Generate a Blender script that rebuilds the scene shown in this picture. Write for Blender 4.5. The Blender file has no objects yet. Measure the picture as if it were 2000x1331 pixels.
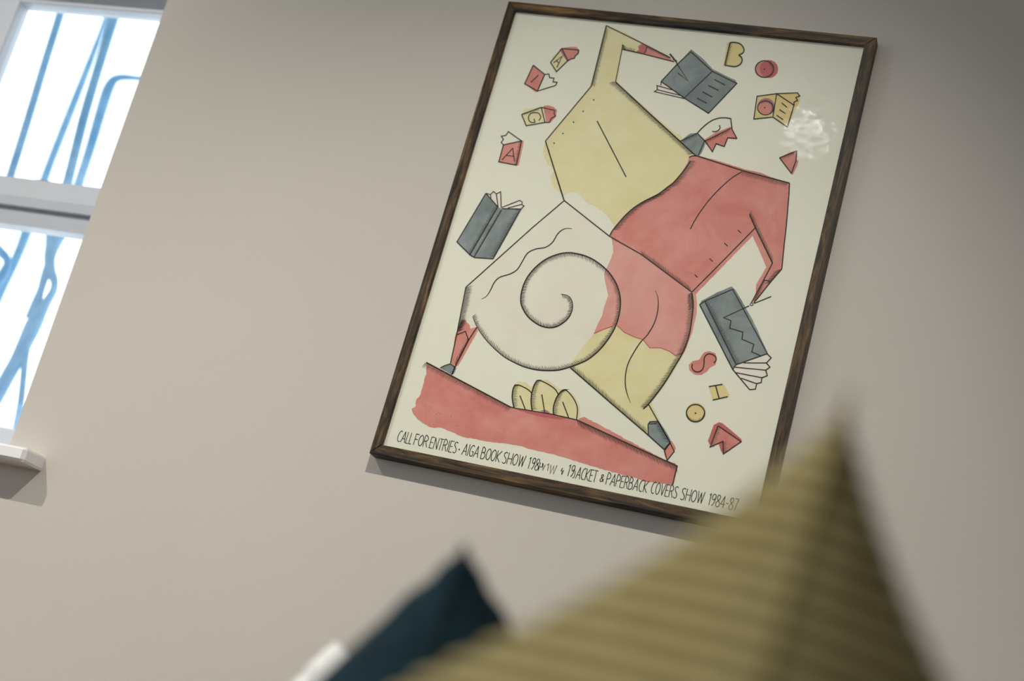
import bpy, bmesh, math, random
import numpy as np
from mathutils import Vector, Matrix
from mathutils.geometry import tessellate_polygon
random.seed(7)
S = bpy.context.scene
C = S.collection

# ------------------------------------------------------------------ camera
# orientation recovered from the vanishing points of the hung frame and the window
F = 3071.0                                   # focal length in pixels of a 2000 px wide frame
TILT = math.radians(1.47)                    # the frame hangs 1.5 degrees off plumb
Xp = np.array([0.92996065, 0.16344705, -0.32933001])
Yv = np.array([0.25600352, 0.35504784, 0.89911247])
Zp = np.array([0.26388551, -0.9204488, 0.28833739])
Xv = math.cos(TILT) * Xp + math.sin(TILT) * Zp
Zv = -math.sin(TILT) * Xp + math.cos(TILT) * Zp
CAM = np.array([0.0, 0.0, 0.73])
R = np.array([Xv, Yv, Zv])                   # rows: world axes in (right, down, forward)
cam = bpy.data.cameras.new('camera')
cam.sensor_width = 36.0
cam.lens = F / 2000 * 36
cam.clip_start = 0.02
cam.dof.use_dof = True
cam.dof.focus_distance = 2.46
cam.dof.aperture_fstop = 2.4
camo = bpy.data.objects.new('camera', cam)
C.objects.link(camo)
m = Matrix.Identity(4)
for i in range(3):
    m[i][0] = R[i][0]; m[i][1] = -R[i][1]; m[i][2] = -R[i][2]; m[i][3] = CAM[i]
camo.matrix_world = m
S.camera = camo

def ray(u, v):
    return R @ np.array([(u - 1000) / F, (v - 665.5) / F, 1.0])
def at(u, v, y):
    """world point seen at photo position (u, v) on the plane of depth y"""
    r = ray(u, v)
    return Vector(CAM + r * (y / r[1]))
def at_depth(u, v, d):
    return Vector(CAM + ray(u, v) * d)

# ------------------------------------------------------------------ view, sky, lamps
S.view_settings.view_transform = 'Standard'
S.view_settings.look = 'None'
S.view_settings.gamma = 1.0
S.view_settings.use_curve_mapping = False
S.view_settings.exposure = 0.0
w = bpy.data.worlds.new('overcast_sky'); S.world = w
w.use_nodes = True
bg = w.node_tree.nodes['Background']
bg.inputs[0].default_value = (0.84, 0.93, 1.0, 1)
bg.inputs[1].default_value = 2.2

WALL = 2.24 + 0.026          # room face of the wall with the picture
LAMPS = [  # x, y, z, aim, watts, cone degrees, colour, radius
    (-2.72, WALL - 2.05, 3.36, (-2.70, WALL, 0.76), 270, 85.7, (1.0, 0.955, 0.88), 0.012),
    (-0.22, WALL - 2.05, 3.36, (-0.946, WALL, 0.539), 259, 53.8, (1.0, 0.95, 0.87), 0.012),
    (-3.05, -0.9, 2.55, (-0.15, 0.60, 0.80), 225, 46, (1.0, 0.94, 0.86), 0.03),  # unseen lamp added to brighten the cushions from the left
    (1.5, -2.2, 3.36, (1.5, -2.1, 0.0), 50, 110, (1.0, 0.92, 0.82), 0.06),  # unseen lamp added for bounce light in the room
]

# ------------------------------------------------------------------ materials
def nodes_of(name):
    mt = bpy.data.materials.new(name); mt.use_nodes = True
    nt = mt.node_tree
    return mt, nt, nt.nodes['Principled BSDF']
def coords(nt, scale=(1, 1, 1)):
    tc = nt.nodes.new('ShaderNodeTexCoord'); mp = nt.nodes.new('ShaderNodeMapping')
    mp.inputs['Scale'].default_value = scale
    nt.links.new(tc.outputs['Object'], mp.inputs['Vector'])
    return mp.outputs['Vector']
def noise(nt, vec, scale, detail=3, rough=0.5, dist=0.0):
    n = nt.nodes.new('ShaderNodeTexNoise')
    n.inputs['Scale'].default_value = scale; n.inputs['Detail'].default_value = detail
    n.inputs['Roughness'].default_value = rough; n.inputs['Distortion'].default_value = dist
    nt.links.new(vec, n.inputs['Vector'])
    return n.outputs['Fac']
def ramp(nt, fac, stops):
    r = nt.nodes.new('ShaderNodeValToRGB')
    e = r.color_ramp.elements
    while len(e) < len(stops): e.new(0.5)
    for k, (p, c) in enumerate(stops):
        e[k].position = p; e[k].color = (*c, 1)
    nt.links.new(fac, r.inputs['Fac'])
    return r.outputs['Color']
def bump(nt, b, fac, strength, dist):
    n = nt.nodes.new('ShaderNodeBump')
    n.inputs['Strength'].default_value = strength; n.inputs['Distance'].default_value = dist
    nt.links.new(fac, n.inputs['Height']); nt.links.new(n.outputs['Normal'], b.inputs['Normal'])
def matte(name, a, b2, scale, rough=0.85, bmp=None, tex=(1, 1, 1), spec=0.5):
    mt, nt, b = nodes_of(name)
    v = coords(nt, tex)
    nt.links.new(ramp(nt, noise(nt, v, scale, 4), [(0.3, a), (0.7, b2)]), b.inputs['Base Color'])
    b.inputs['Roughness'].default_value = rough
    b.inputs['Specular IOR Level'].default_value = spec
    if bmp: bump(nt, b, noise(nt, v, bmp[0], 3), bmp[1], bmp[2])
    return mt
def emit(name, col, s):
    mt, nt, b = nodes_of(name)
    b.inputs['Base Color'].default_value = (*col, 1)
    b.inputs['Emission Color'].default_value = (*col, 1)
    b.inputs['Emission Strength'].default_value = s
    return mt

M = {}
M['wall'] = matte('painted_plaster', (0.52, 0.487, 0.437), (0.54, 0.507, 0.457), 2.0, 0.75, (260, 0.25, 0.0008), spec=0.3)
M['dark_wall'] = matte('bounce_cut_paint', (0.10, 0.09, 0.08), (0.12, 0.11, 0.10), 2.0, 0.8)  # unseen right wall darkened to cut bounce onto the mustard cushion
M['ceiling'] = matte('ceiling_paint', (0.7, 0.69, 0.66), (0.74, 0.73, 0.70), 2.0, 0.9)
M['floor'] = matte('floor_boards', (0.20, 0.12, 0.07), (0.30, 0.19, 0.11), 3.0, 0.5, tex=(1, 8, 1))
M['white_paint'] = matte('white_gloss_paint', (0.70, 0.70, 0.70), (0.76, 0.76, 0.76), 5.0, 0.35, (60, 0.1, 0.001))
M['veiled_sash_paint'] = matte('veiled_sash_paint', (0.50, 0.53, 0.58), (0.55, 0.58, 0.63), 5.0, 0.35, (60, 0.1, 0.001))  # white paint with the blue daylight veil tinted into its colour
M['iron'] = matte('glare_tinted_iron', (0.13, 0.33, 0.56), (0.22, 0.45, 0.68), 30.0, 0.6)  # window glare painted into the bars as pale blue
M['paper'] = matte('poster_paper', (0.80, 0.785, 0.665), (0.835, 0.82, 0.70), 4.0, 0.9, spec=0.2)
def ink(name, a, b2):
    mt, nt, b = nodes_of(name)
    v = coords(nt)
    f1 = noise(nt, v, 16.0, 5, 0.65, 0.6)
    nt.links.new(ramp(nt, f1, [(0.32, a), (0.70, b2)]), b.inputs['Base Color'])
    b.inputs['Roughness'].default_value = 0.9
    b.inputs['Specular IOR Level'].default_value = 0.2
    return mt
M['red'] = ink('red_ink', (0.63, 0.21, 0.18), (0.73, 0.33, 0.28))
M['rose'] = ink('rose_ink', (0.70, 0.31, 0.265), (0.76, 0.41, 0.36))
M['dark_red'] = ink('dark_red_ink', (0.52, 0.13, 0.135), (0.57, 0.17, 0.16))
M['yellow'] = ink('yellow_ink', (0.75, 0.67, 0.36), (0.81, 0.745, 0.48))
M['ochre'] = ink('ochre_ink', (0.74, 0.58, 0.24), (0.79, 0.66, 0.34))
M['grey'] = ink('grey_ink', (0.17, 0.205, 0.21), (0.33, 0.37, 0.365))
M['blush'] = ink('blush_ink', (0.80, 0.745, 0.64), (0.82, 0.80, 0.68))
M['pageink'] = ink('pale_page_ink', (0.83, 0.76, 0.68), (0.85, 0.79, 0.71))
M['mauve'] = ink('mauve_ink', (0.42, 0.16, 0.20), (0.50, 0.22, 0.24))
M['black'] = matte('black_ink', (0.030, 0.027, 0.020), (0.045, 0.040, 0.030), 40, 0.8, spec=0.2)
M['backing'] = matte('backing_board', (0.35, 0.27, 0.18), (0.4, 0.3, 0.2), 10)
def wood(name, scale):
    mt, nt, b = nodes_of(name)
    v = coords(nt, scale)
    f = noise(nt, v, 3.2, 6, 0.62, 1.3)
    col = ramp(nt, f, [(0.34, (0.007, 0.005, 0.004)), (0.45, (0.035, 0.021, 0.010)),
                       (0.57, (0.10, 0.060, 0.024)), (0.70, (0.24, 0.135, 0.045))])
    f2 = noise(nt, v, 26, 4, 0.6)
    mx = nt.nodes.new('ShaderNodeMix'); mx.data_type = 'RGBA'; mx.blend_type = 'MULTIPLY'
    mx.inputs['Factor'].default_value = 0.7
    nt.links.new(col, mx.inputs['A']); nt.links.new(ramp(nt, f2, [(0.35, (0.45, 0.42, 0.40)), (0.62, (1, 1, 1))]), mx.inputs['B'])
    nt.links.new(mx.outputs['Result'], b.inputs['Base Color'])
    b.inputs['Roughness'].default_value = 0.5; b.inputs['Specular IOR Level'].default_value = 0.3
    bump(nt, b, f2, 0.3, 0.0006)
    return mt
M['wood_v'] = wood('zebra_wood_upright', (26, 10, 2.2))
M['wood_h'] = wood('zebra_wood_level', (2.2, 10, 26))
# clear sheet: see-through with a Fresnel reflection
def clear(name, wavy):
    mt = bpy.data.materials.new(name); mt.use_nodes = True
    nt = mt.node_tree; nt.nodes.clear()
    o = nt.nodes.new('ShaderNodeOutputMaterial'); mix = nt.nodes.new('ShaderNodeMixShader')
    tr = nt.nodes.new('ShaderNodeBsdfTransparent'); gl = nt.nodes.new('ShaderNodeBsdfGlossy')
    lw = nt.nodes.new('ShaderNodeLayerWeight'); lw.inputs['Blend'].default_value = 0.5
    pw_ = nt.nodes.new('ShaderNodeMath'); pw_.operation = 'POWER'; pw_.inputs[1].default_value = 5.0
    fr = nt.nodes.new('ShaderNodeMath'); fr.operation = 'MULTIPLY_ADD'; fr.inputs[1].default_value = 0.96; fr.inputs[2].default_value = 0.036
    nt.links.new(lw.outputs['Facing'], pw_.inputs[0]); nt.links.new(pw_.outputs[0], fr.inputs[0])
    gl.inputs['Roughness'].default_value = 0.05 if wavy else 0.0
    tr.inputs['Color'].default_value = (0.985, 0.99, 0.985, 1)
    nt.links.new(fr.outputs[0], mix.inputs[0]); nt.links.new(tr.outputs[0], mix.inputs[1])
    nt.links.new(gl.outputs[0], mix.inputs[2]); nt.links.new(mix.outputs[0], o.inputs[0])
    if wavy:
        v = coords(nt)
        bn = nt.nodes.new('ShaderNodeBump'); bn.inputs['Strength'].default_value = 0.35; bn.inputs['Distance'].default_value = 0.0012
        nt.links.new(noise(nt, v, 28, 2), bn.inputs['Height'])
        nt.links.new(bn.outputs['Normal'], gl.inputs['Normal'])
    return mt
M['acrylic'] = clear('acrylic_sheet', True)
M['glass'] = clear('window_glass', False)
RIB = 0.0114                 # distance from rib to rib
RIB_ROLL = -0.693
def fabric(name, a, b2, sheen, weave, groove_shade=None):
    mt, nt, b = nodes_of(name)
    v = coords(nt)
    col = ramp(nt, noise(nt, v, 60, 4, 0.7), [(0.35, a), (0.65, b2)])
    if groove_shade:
        # shade painted dark into the grooves, following the modelled ribs
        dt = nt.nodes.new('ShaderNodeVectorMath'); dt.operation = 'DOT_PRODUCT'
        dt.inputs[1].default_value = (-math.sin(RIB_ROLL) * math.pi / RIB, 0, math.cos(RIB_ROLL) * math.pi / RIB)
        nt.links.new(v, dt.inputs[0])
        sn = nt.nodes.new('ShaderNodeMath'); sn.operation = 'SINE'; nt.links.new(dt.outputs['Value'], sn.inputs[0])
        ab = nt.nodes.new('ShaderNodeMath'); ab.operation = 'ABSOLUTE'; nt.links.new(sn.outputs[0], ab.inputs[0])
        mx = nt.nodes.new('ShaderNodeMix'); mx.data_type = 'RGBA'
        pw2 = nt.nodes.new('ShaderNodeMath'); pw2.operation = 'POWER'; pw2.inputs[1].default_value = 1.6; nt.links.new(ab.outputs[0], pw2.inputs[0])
        nt.links.new(pw2.outputs[0], mx.inputs['Factor']); mx.inputs['A'].default_value = (*groove_shade, 1); nt.links.new(col, mx.inputs['B'])
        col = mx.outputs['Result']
    nt.links.new(col, b.inputs['Base Color'])
    b.inputs['Roughness'].default_value = 0.95
    b.inputs['Specular IOR Level'].default_value = 0.15
    b.inputs['Sheen Weight'].default_value = sheen
    b.inputs['Sheen Roughness'].default_value = 0.5
    bump(nt, b, noise(nt, v, weave, 2), 0.5, 0.001)
    return mt
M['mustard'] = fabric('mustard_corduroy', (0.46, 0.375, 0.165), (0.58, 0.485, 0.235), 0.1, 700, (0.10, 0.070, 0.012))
M['teal'] = fabric('dark_teal_velvet', (0.006, 0.020, 0.030), (0.012, 0.038, 0.052), 0.12, 900)
M['white_cloth'] = fabric('white_cotton', (0.72, 0.72, 0.70), (0.80, 0.80, 0.78), 0.05, 900)
M['sofa'] = fabric('grey_sofa_fabric', (0.20, 0.19, 0.18), (0.26, 0.25, 0.24), 0.05, 600)
M['metal'] = matte('black_metal', (0.02, 0.02, 0.02), (0.03, 0.03, 0.03), 20, 0.4)
M['bulb'] = emit('lit_bulb', (0.95, 0.97, 1.0), 27.0)
M['lens'] = emit('lit_lens', (1.0, 0.94, 0.86), 12.0)

# ------------------------------------------------------------------ object helpers
def link(name, verts, faces, mat, parent=None, smooth=False, kind=None):
    me = bpy.data.meshes.new(name)
    me.from_pydata([tuple(v) for v in verts], [], faces)
    me.validate(); me.update()
    if mat: me.materials.append(M[mat])
    if smooth:
        me.polygons.foreach_set('use_smooth', [True] * len(me.polygons))
    o = bpy.data.objects.new(name, me); C.objects.link(o)
    if parent: o.parent = parent
    if kind: o['kind'] = kind
    return o
def from_bm(name, bm, mat, parent=None, smooth=False, kind=None):
    me = bpy.data.meshes.new(name)
    bmesh.ops.recalc_face_normals(bm, faces=bm.faces)
    bm.to_mesh(me); bm.free()
    me.materials.append(M[mat])
    if smooth: me.polygons.foreach_set('use_smooth', [True] * len(me.polygons))
    o = bpy.data.objects.new(name, me); C.objects.link(o)
    if parent: o.parent = parent
    if kind: o['kind'] = kind
    return o
def box(bm, lo, hi, bevel=0.0):
    r = bmesh.ops.create_cube(bm, size=1.0)
    for v in r['verts']:
        v.co = Vector([lo[i] + (v.co[i] + 0.5) * (hi[i] - lo[i]) for i in range(3)])
    if bevel:
        es = list({e for v in r['verts'] for e in v.link_edges})
        bmesh.ops.bevel(bm, geom=es, offset=bevel, segments=2, affect='EDGES', profile=0.5)
def boxes(name, lst, mat, parent=None, bevel=0.0, kind=None):
    bm = bmesh.new()
    for lo, hi in lst: box(bm, lo, hi, bevel)
    return from_bm(name, bm, mat, parent, kind=kind)
def thing(name, label, cat, loc, rot=(0, 0, 0), group=None):
    o = bpy.data.objects.new(name, None); C.objects.link(o)
    o.location = loc; o.rotation_euler = rot
    o.empty_display_size = 0.1
    o['label'] = label; o['category'] = cat
    if group: o['group'] = group
    return o
def tube(bm, pts, radii, n=10, squash=1.0):
    """round rod through pts with a radius at each point"""
    rings = []
    for i, p in enumerate(pts):
        t = (pts[min(i + 1, len(pts) - 1)] - pts[max(i - 1, 0)]).normalized()
        a = t.cross(Vector((0, 1, 0)))
        if a.length < 1e-4: a = Vector((1, 0, 0))
        a.normalize(); b = t.cross(a).normalized()
        rings.append([bm.verts.new(p + (a * math.cos(k * 2 * math.pi / n) + b * math.sin(k * 2 * math.pi / n) * squash) * radii[i]) for k in range(n)])
    for i in range(len(rings) - 1):
        for k in range(n):
            bm.faces.new((rings[i][k], rings[i][(k + 1) % n], rings[i + 1][(k + 1) % n], rings[i + 1][k]))
    bm.faces.new(rings[0]); bm.faces.new(list(reversed(rings[-1])))

# ------------------------------------------------------------------ room shell
RX0, RX1, RY0, RZ = -3.3, 2.7, -3.5, 3.46
T = 0.16
# window opening in the wall (plumb edges), measured at the room face
OX1 = (at(327, 0, WALL).x + at(15, 880, WALL).x) / 2
OX0 = OX1 - 0.60
OZ0 = at(20, 882, WALL).z
OZ1 = at(0, 0, WALL).z + 0.14
boxes('wall_back', [((RX0, WALL, 0), (OX0, WALL + T, RZ)), ((OX1, WALL, 0), (RX1, WALL + T, RZ)),
                    ((OX0, WALL, 0), (OX1, WALL + T, OZ0)), ((OX0, WALL, OZ1), (OX1, WALL + T, RZ))], 'wall', kind='structure')
boxes('floor', [((RX0, RY0, -0.1), (RX1, WALL, 0))], 'floor', kind='structure')
boxes('ceiling', [((RX0, RY0, RZ), (RX1, WALL + T, RZ + 0.1))], 'ceiling', kind='structure')
def holed(name, axis, at0, at1, a0, a1, h0, h1, z0, z1):
    def bx_(p, q, r, t_): return ((at0, p, r), (at1, q, t_)) if axis == 'x' else ((p, at0, r), (q, at1, t_))
    boxes(name, [bx_(a0, h0, 0, RZ), bx_(h1, a1, 0, RZ), bx_(h0, h1, 0, z0), bx_(h0, h1, z1, RZ)], 'wall', kind='structure')
def fill_casement(name, axis, at0, h0, h1, z0, z1):
    e = bpy.data.objects.new(name, None); C.objects.link(e); e['kind'] = 'structure'
    e.location = (at0, (h0 + h1) / 2, z0) if axis == 'x' else ((h0 + h1) / 2, at0, z0)
    l = (h1 - h0) / 2; h = z1 - z0; f = 0.05
    def bx_(p, q, r, t_): return ((-0.03, p, r), (0.03, q, t_)) if axis == 'x' else ((p, -0.03, r), (q, 0.03, t_))
    boxes('window_frame', [bx_(-l, -l + f, 0, h), bx_(l - f, l, 0, h), bx_(-l, l, 0, f), bx_(-l, l, h - f, h), bx_(-f / 2, f / 2, f, h - f)], 'white_paint', e)
LW = (-1.7, 0.5, 0.8, 2.7)  # unseen opening added in the left wall for sky fill light
FW = (-3.0, 0.3, 0.6, 2.3)  # unseen opening added behind the camera for ambient sky light
holed('wall_left', 'x', RX0 - 0.1, RX0, RY0, WALL, *LW)
fill_casement('fill_window_left', 'x', RX0 - 0.05, *LW)
boxes('wall_right', [((RX1, RY0, 0), (RX1 + 0.1, WALL, RZ))], 'dark_wall', kind='structure')
holed('wall_front', 'y', RY0 - 0.1, RY0, RX0, RX1, *FW)
fill_casement('fill_window_front', 'y', RY0 - 0.05, *FW)
boxes('baseboard_back', [((RX0, WALL - 0.015, 0), (RX1, WALL, 0.12))], 'white_paint', kind='structure')

# ------------------------------------------------------------------ sash window
win = bpy.data.objects.new('window_1', None); C.objects.link(win)
win.location = (OX0, WALL, OZ0); win['kind'] = 'structure'
def wbox(name, lst, mat='veiled_sash_paint', bevel=0.003, parent=None):
    o = boxes(name, [(tuple(Vector(a) - win.location), tuple(Vector(b) - win.location)) for a, b in lst], mat, parent or win, bevel)
    return o
YI = WALL + 0.075           # room face of the lower (inner) sash
YO = WALL + 0.115           # room face of the upper (outer) sash
GX0 = at(38, 8, YO).x       # left edge of the glass
GX1 = OX1 - 0.040
zt = at(180, 16, YO).z      # top of the upper glass
zm1 = at(100, 357, YI).z    # top of the meeting rail
zm0 = at(90, 392, YI).z     # lower arris of the meeting rail's face
zl = at(80, 446, YI + 0.018).z
zb = at(5, 834, YI).z       # top of the bottom rail
wbox('window_frame', [((OX0, WALL + 0.05, OZ0), (GX0 - 0.10, WALL + T, OZ1)), ((GX1 + 0.028, WALL + 0.05, OZ0), (OX1, WALL + T, OZ1)),
                      ((OX0, WALL + 0.05, zt + 0.10), (OX1, WALL + T, OZ1)), ((OX0, WALL + 0.05, OZ0), (OX1, WALL + T, OZ0 + 0.006))])
us = wbox('upper_sash', [((GX0 - 0.10, YO, zm0), (GX0, YO + 0.035, zt + 0.10)), ((GX1, YO, zm0), (GX1 + 0.028, YO + 0.035, zt + 0.10)),
                    ((GX0, YO, zt), (GX1, YO + 0.035, zt + 0.10)), ((GX0, YO, zm0), (GX1, YO + 0.035, zm1 - 0.005))])
wbox('window_pane', [((GX0, YO + 0.016, zm1 - 0.006), (GX1, YO + 0.020, zt))], 'glass', 0, us)
ls = wbox('lower_sash', [((GX0 - 0.10, YI, OZ0 + 0.006), (GX0, YI + 0.038, zm1)), ((GX1, YI, OZ0 + 0.006), (GX1 + 0.028, YI + 0.038, zm1)),
                    ((GX0, YI, OZ0 + 0.006), (GX1, YI + 0.038, zb))])
# meeting rail: flat face, chamfer, then a bead beside the glass
def prism_x(name, prof, x0, x1, mat, parent):
    n = len(prof)
    vs = [Vector((x0, y, z)) - win.location for y, z in prof] + [Vector((x1, y, z)) - win.location for y, z in prof]
    fs = [(i, (i + 1) % n, n + (i + 1) % n, n + i) for i in range(n)] + [tuple(range(n - 1, -1, -1)), tuple(range(n, 2 * n))]
    return link(name, vs, fs, mat, parent)
prism_x('meeting_rail', [(YI - 0.004, zm1), (YI - 0.004, zm0), (YI + 0.0005, zm0 - 0.017), (YI + 0.016, zm0 - 0.018), (YI + 0.016, zm0 - 0.023), (YI + 0.010, zm0 - 0.024),
                         (YI + 0.017, zl), (YI + 0.040, zl - 0.004), (YI + 0.040, zm1)], GX0, GX1, 'veiled_sash_paint', ls)
wbox('window_pane', [((GX0, YI + 0.018, zb), (GX1, YI + 0.022, zl + 0.004))], 'glass', 0, ls)
wbox('sash_latch', [((at(38, 352, YI).x - 0.02, YI + 0.005, zm1), (at(38, 352, YI).x + 0.02, YI + 0.02, zm1 + 0.004)),
                    ((at(82, 354, YI).x - 0.02, YI + 0.005, zm1), (at(82, 354, YI).x + 0.014, YI + 0.02, zm1 + 0.005))], 'metal', 0.001, ls)
# sill board with a chamfered horn at its right end
P = 0.056
SZ1 = OZ0 + 0.001
SZ0 = SZ1 - 0.024
SX = at(81, 922, WALL).x
bm = bmesh.new()
def sill_ring(z, ins):
    pts = [(OX0 - 0.06, WALL), (OX0 - 0.06, WALL - P + ins), (SX - 0.010, WALL - P + ins), (SX - 0.004 - ins * 0.5, WALL - P + 0.006), (SX - ins * 0.3, WALL)]
    return [bm.verts.new(Vector((x, y, z)) - win.location) for x, y in pts]
rs = [sill_ring(SZ0, 0.004), sill_ring(SZ0 + 0.004, 0), sill_ring(SZ1 - 0.004, 0), sill_ring(SZ1, 0.004)]
for a, b in zip(rs, rs[1:]):
    for k in range(5): bm.faces.new((a[k], a[(k + 1) % 5], b[(k + 1) % 5], b[k]))
bm.faces.new(rs[0]); bm.faces.new(rs[-1])
box(bm, Vector((OX0, WALL, SZ0)) - win.location, Vector((OX1, WALL + 0.052, SZ1)) - win.location)
from_bm('window_sill', bm, 'white_paint', win)

# ------------------------------------------------------------------ iron grille outside
gy = WALL + 0.42
gr = thing('window_grille', 'wrought iron grille of bars and scrolls outside the window, glare tinted into its pale blue', 'grille', tuple(at(60, 700, gy)))
def smooth(pts, n=8):
    out = []
    P_ = [pts[0]] + list(pts) + [pts[-1]]
    for i in range(1, len(P_) - 2):
        p0, p1, p2, p3 = [np.array(P_[i + k], float) for k in (-1, 0, 1, 2)]
        for k in range(n):
            t = k / n
            out.append(0.5 * ((2 * p1) + (-p0 + p2) * t + (2 * p0 - 5 * p1 + 4 * p2 - p3) * t * t + (-p0 + 3 * p1 - 3 * p2 + p3) * t ** 3))
    out.append(np.array(pts[-1], float))
    return out
def rod(name, pts, y, scale=1.7):
    """pts: (u, v, half width in photo pixels)"""
    s = smooth(pts, 6)
    bm = bmesh.new()
    P3 = [at(q[0], q[1], y) - gr.location for q in s]
    tube(bm, P3, [max(q[2], 1) * y / F * scale for q in s], 10, 0.6)
    return from_bm(name, bm, 'iron', gr, True)
rod('upright_bar', [(140, -60, 7), (122, 12, 7), (88, 122, 7), (55, 232, 7), (20, 345, 7), (-20, 470, 7)], gy)
rod('upright_bar', [(250, -50, 9), (226, 22, 9), (196, 120, 8), (165, 225, 8), (135, 345, 8), (112, 430, 10)], gy)
rod('upright_bar', [(225, -30, 4), (205, 40, 4), (172, 130, 6), (132, 232, 7), (92, 335, 7), (60, 430, 9), (34, 500, 8), (4, 560, 9), (-30, 640, 8)], gy + 0.35)
rod('hooked_bar', [(330, 158, 4), (270, 153, 4), (232, 152, 6), (214, 168, 9), (198, 215, 9), (176, 290, 8), (155, 355, 8), (135, 420, 9)], gy + 0.22)
rod('scroll', [(116, 430, 16), (110, 455, 17), (103, 480, 12), (97, 505, 9), (99, 530, 8), (106, 548, 6), (105, 566, 6), (94, 586, 7), (80, 608, 10), (66, 634, 13), (50, 668, 12), (34, 702, 11), (14, 738, 11), (-20, 800, 11)], gy)
rod('scroll', [(97, 515, 8), (88, 540, 7), (80, 566, 6), (72, 590, 8), (60, 622, 9)], gy)
rod('scroll', [(58, 650, 7), (50, 690, 6), (46, 735, 5), (40, 790, 5), (28, 850, 5)], gy)
rod('scroll', [(-40, 455, 8), (-6, 486, 7), (14, 508, 6), (8, 532, 8), (-12, 560, 10)], gy + 0.1)
rod('cross_bar', [(-120, 425, 9), (60, 437, 9), (240, 455, 9)], gy)
rod('cross_bar', [(-150, 870, 9), (60, 890, 9), (240, 905, 9)], gy)
rod('cross_bar', [(-60, -48, 9), (190, -40, 9), (420, -30, 9)], gy)

# ------------------------------------------------------------------ framed poster
YF = 2.24                    # front plane of the frame
YPAPER = YF + 0.0062
pc = np.array([-0.6822, 0, 0.9101])      # centre of the frame, in axes aligned with it
cx = math.cos(TILT); sx = math.sin(TILT)
def pf(x, z):                # frame-aligned (relative to camera) -> world x, z
    return (cx * x + sx * z, -sx * x + cx * z + CAM[2])
ox, oz = pf(pc[0], pc[2])
frame = thing('framed_poster', 'tilted art poster with red, yellow and grey figures in a dark striped wood frame', 'picture',
              (ox, WALL, oz), (0, TILT, 0))
MI = Matrix.LocRotScale(frame.location, frame.rotation_euler, None).inverted()
HW, HH, RW = 0.3174, 0.4166, 0.0172
y0, y1 = YF - WALL, 0.0      # local depth of the rails
def rail(name, quad, mat):
    # quad: outer a, outer b, inner b, inner a (x, z)
    bm = bmesh.new()
    lo = [bm.verts.new((x, y0, z)) for x, z in quad]
    hi = [bm.verts.new((x, y1, z)) for x, z in quad]
    bm.faces.new(lo); bm.faces.new(hi)
    for k in range(4): bm.faces.new((lo[k], lo[(k + 1) % 4], hi[(k + 1) % 4], hi[k]))
    bmesh.ops.bevel(bm, geom=[e for e in bm.edges if abs(e.verts[0].co.y - y0) < 1e-6 and abs(e.verts[1].co.y - y0) < 1e-6],
                    offset=0.0012, segments=2, affect='EDGES')
    return from_bm(name, bm, mat, frame)
o4 = [(-HW, HH), (HW, HH), (HW, -HH), (-HW, -HH)]
i4 = [(-HW + RW, HH - RW), (HW - RW, HH - RW), (HW - RW, -HH + RW), (-HW + RW, -HH + RW)]
for k, mt in enumerate(('wood_h', 'wood_v', 'wood_h', 'wood_v')):
    rail('frame_rail', [o4[k], o4[(k + 1) % 4], i4[(k + 1) % 4], i4[k]], mt)
yp = YPAPER - WALL
pw, ph = HW - RW + 0.001, HH - RW + 0.001
sheet = boxes('poster_sheet', [((-pw, yp, -ph), (pw, yp + 0.0008, ph))], 'paper', frame)
boxes('backing_board', [((-pw, yp + 0.001, -ph), (pw, yp + 0.004, ph))], 'backing', frame)
boxes('clear_cover', [((-pw, yp - 0.0026, -ph), (pw, yp - 0.0012, ph))], 'acrylic', frame)

def loc2(p, layer):
    """traced print position -> local point on the sheet"""
    q = MI @ at(p[0], p[1], YPAPER)
    q.y = yp - 0.00004 * (layer + 1)
    return q
COLS = ['blush', 'pageink', 'yellow', 'ochre', 'red', 'rose', 'dark_red', 'mauve', 'grey', 'black']
ORDER = {k: i for i, k in enumerate(COLS)}
class Motif:
    """one printed drawing on the sheet: ink shapes of several colours, a hair above the paper"""
    def __init__(s, name): s.name = name; s.v = []; s.f = []; s.m = []
    def build(s):
        me = bpy.data.meshes.new(s.name)
        me.from_pydata([tuple(v) for v in s.v], [], s.f)
        used = sorted(set(s.m))
        for k in used: me.materials.append(M[COLS[k]])
        me.polygons.foreach_set('material_index', [used.index(k) for k in s.m])
        me.update()
        bm = bmesh.new(); bm.from_mesh(me)
        for f in bm.faces:
            if f.normal.y > 0: f.normal_flip()
        bm.to_mesh(me); bm.free()
        o = bpy.data.objects.new(s.name, me); C.objects.link(o); o.parent = sheet
        return o
MOTIFS = []
CUR = None
def motif(name):
    global CUR
    CUR = Motif(name); MOTIFS.append(CUR)
class Ink:
    def __init__(s, col): s.k = ORDER[col]
    def tri(s, pts, layer=None):
        b = len(CUR.v); CUR.v += [loc2(p, s.k if layer is None else layer) for p in pts]; CUR.f.append(tuple(range(b, b + len(pts)))); CUR.m.append(s.k)
    def fill(s, poly, layer=None):
        b = len(CUR.v)
        tris = tessellate_polygon([[Vector((p[0], p[1], 0)) for p in poly]])
        CUR.v += [loc2(p, s.k if layer is None else layer) for p in poly]
        for t in tris: CUR.f.append(tuple(b + i for i in t)); CUR.m.append(s.k)
L = {k: Ink(k) for k in COLS}
def rough(poly, amp, step=5.0, closed=True):
    out = []
    n = len(poly)
    for i in range(n if closed else n - 1):
        a = np.array(poly[i], float); b = np.array(poly[(i + 1) % n], float)
        k = max(1, int(np.linalg.norm(b - a) / step))
        for j in range(k):
            p = a + (b - a) * j / k
            if j: p = p + np.array([random.uniform(-amp, amp), random.uniform(-amp, amp)])
            out.append((p[0], p[1]))
    if not closed: out.append(tuple(poly[-1]))
    return out
def wash(col, poly, amp=0.5): L[col].fill(rough(poly, amp), ORDER[col])
B = L['black']
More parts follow.
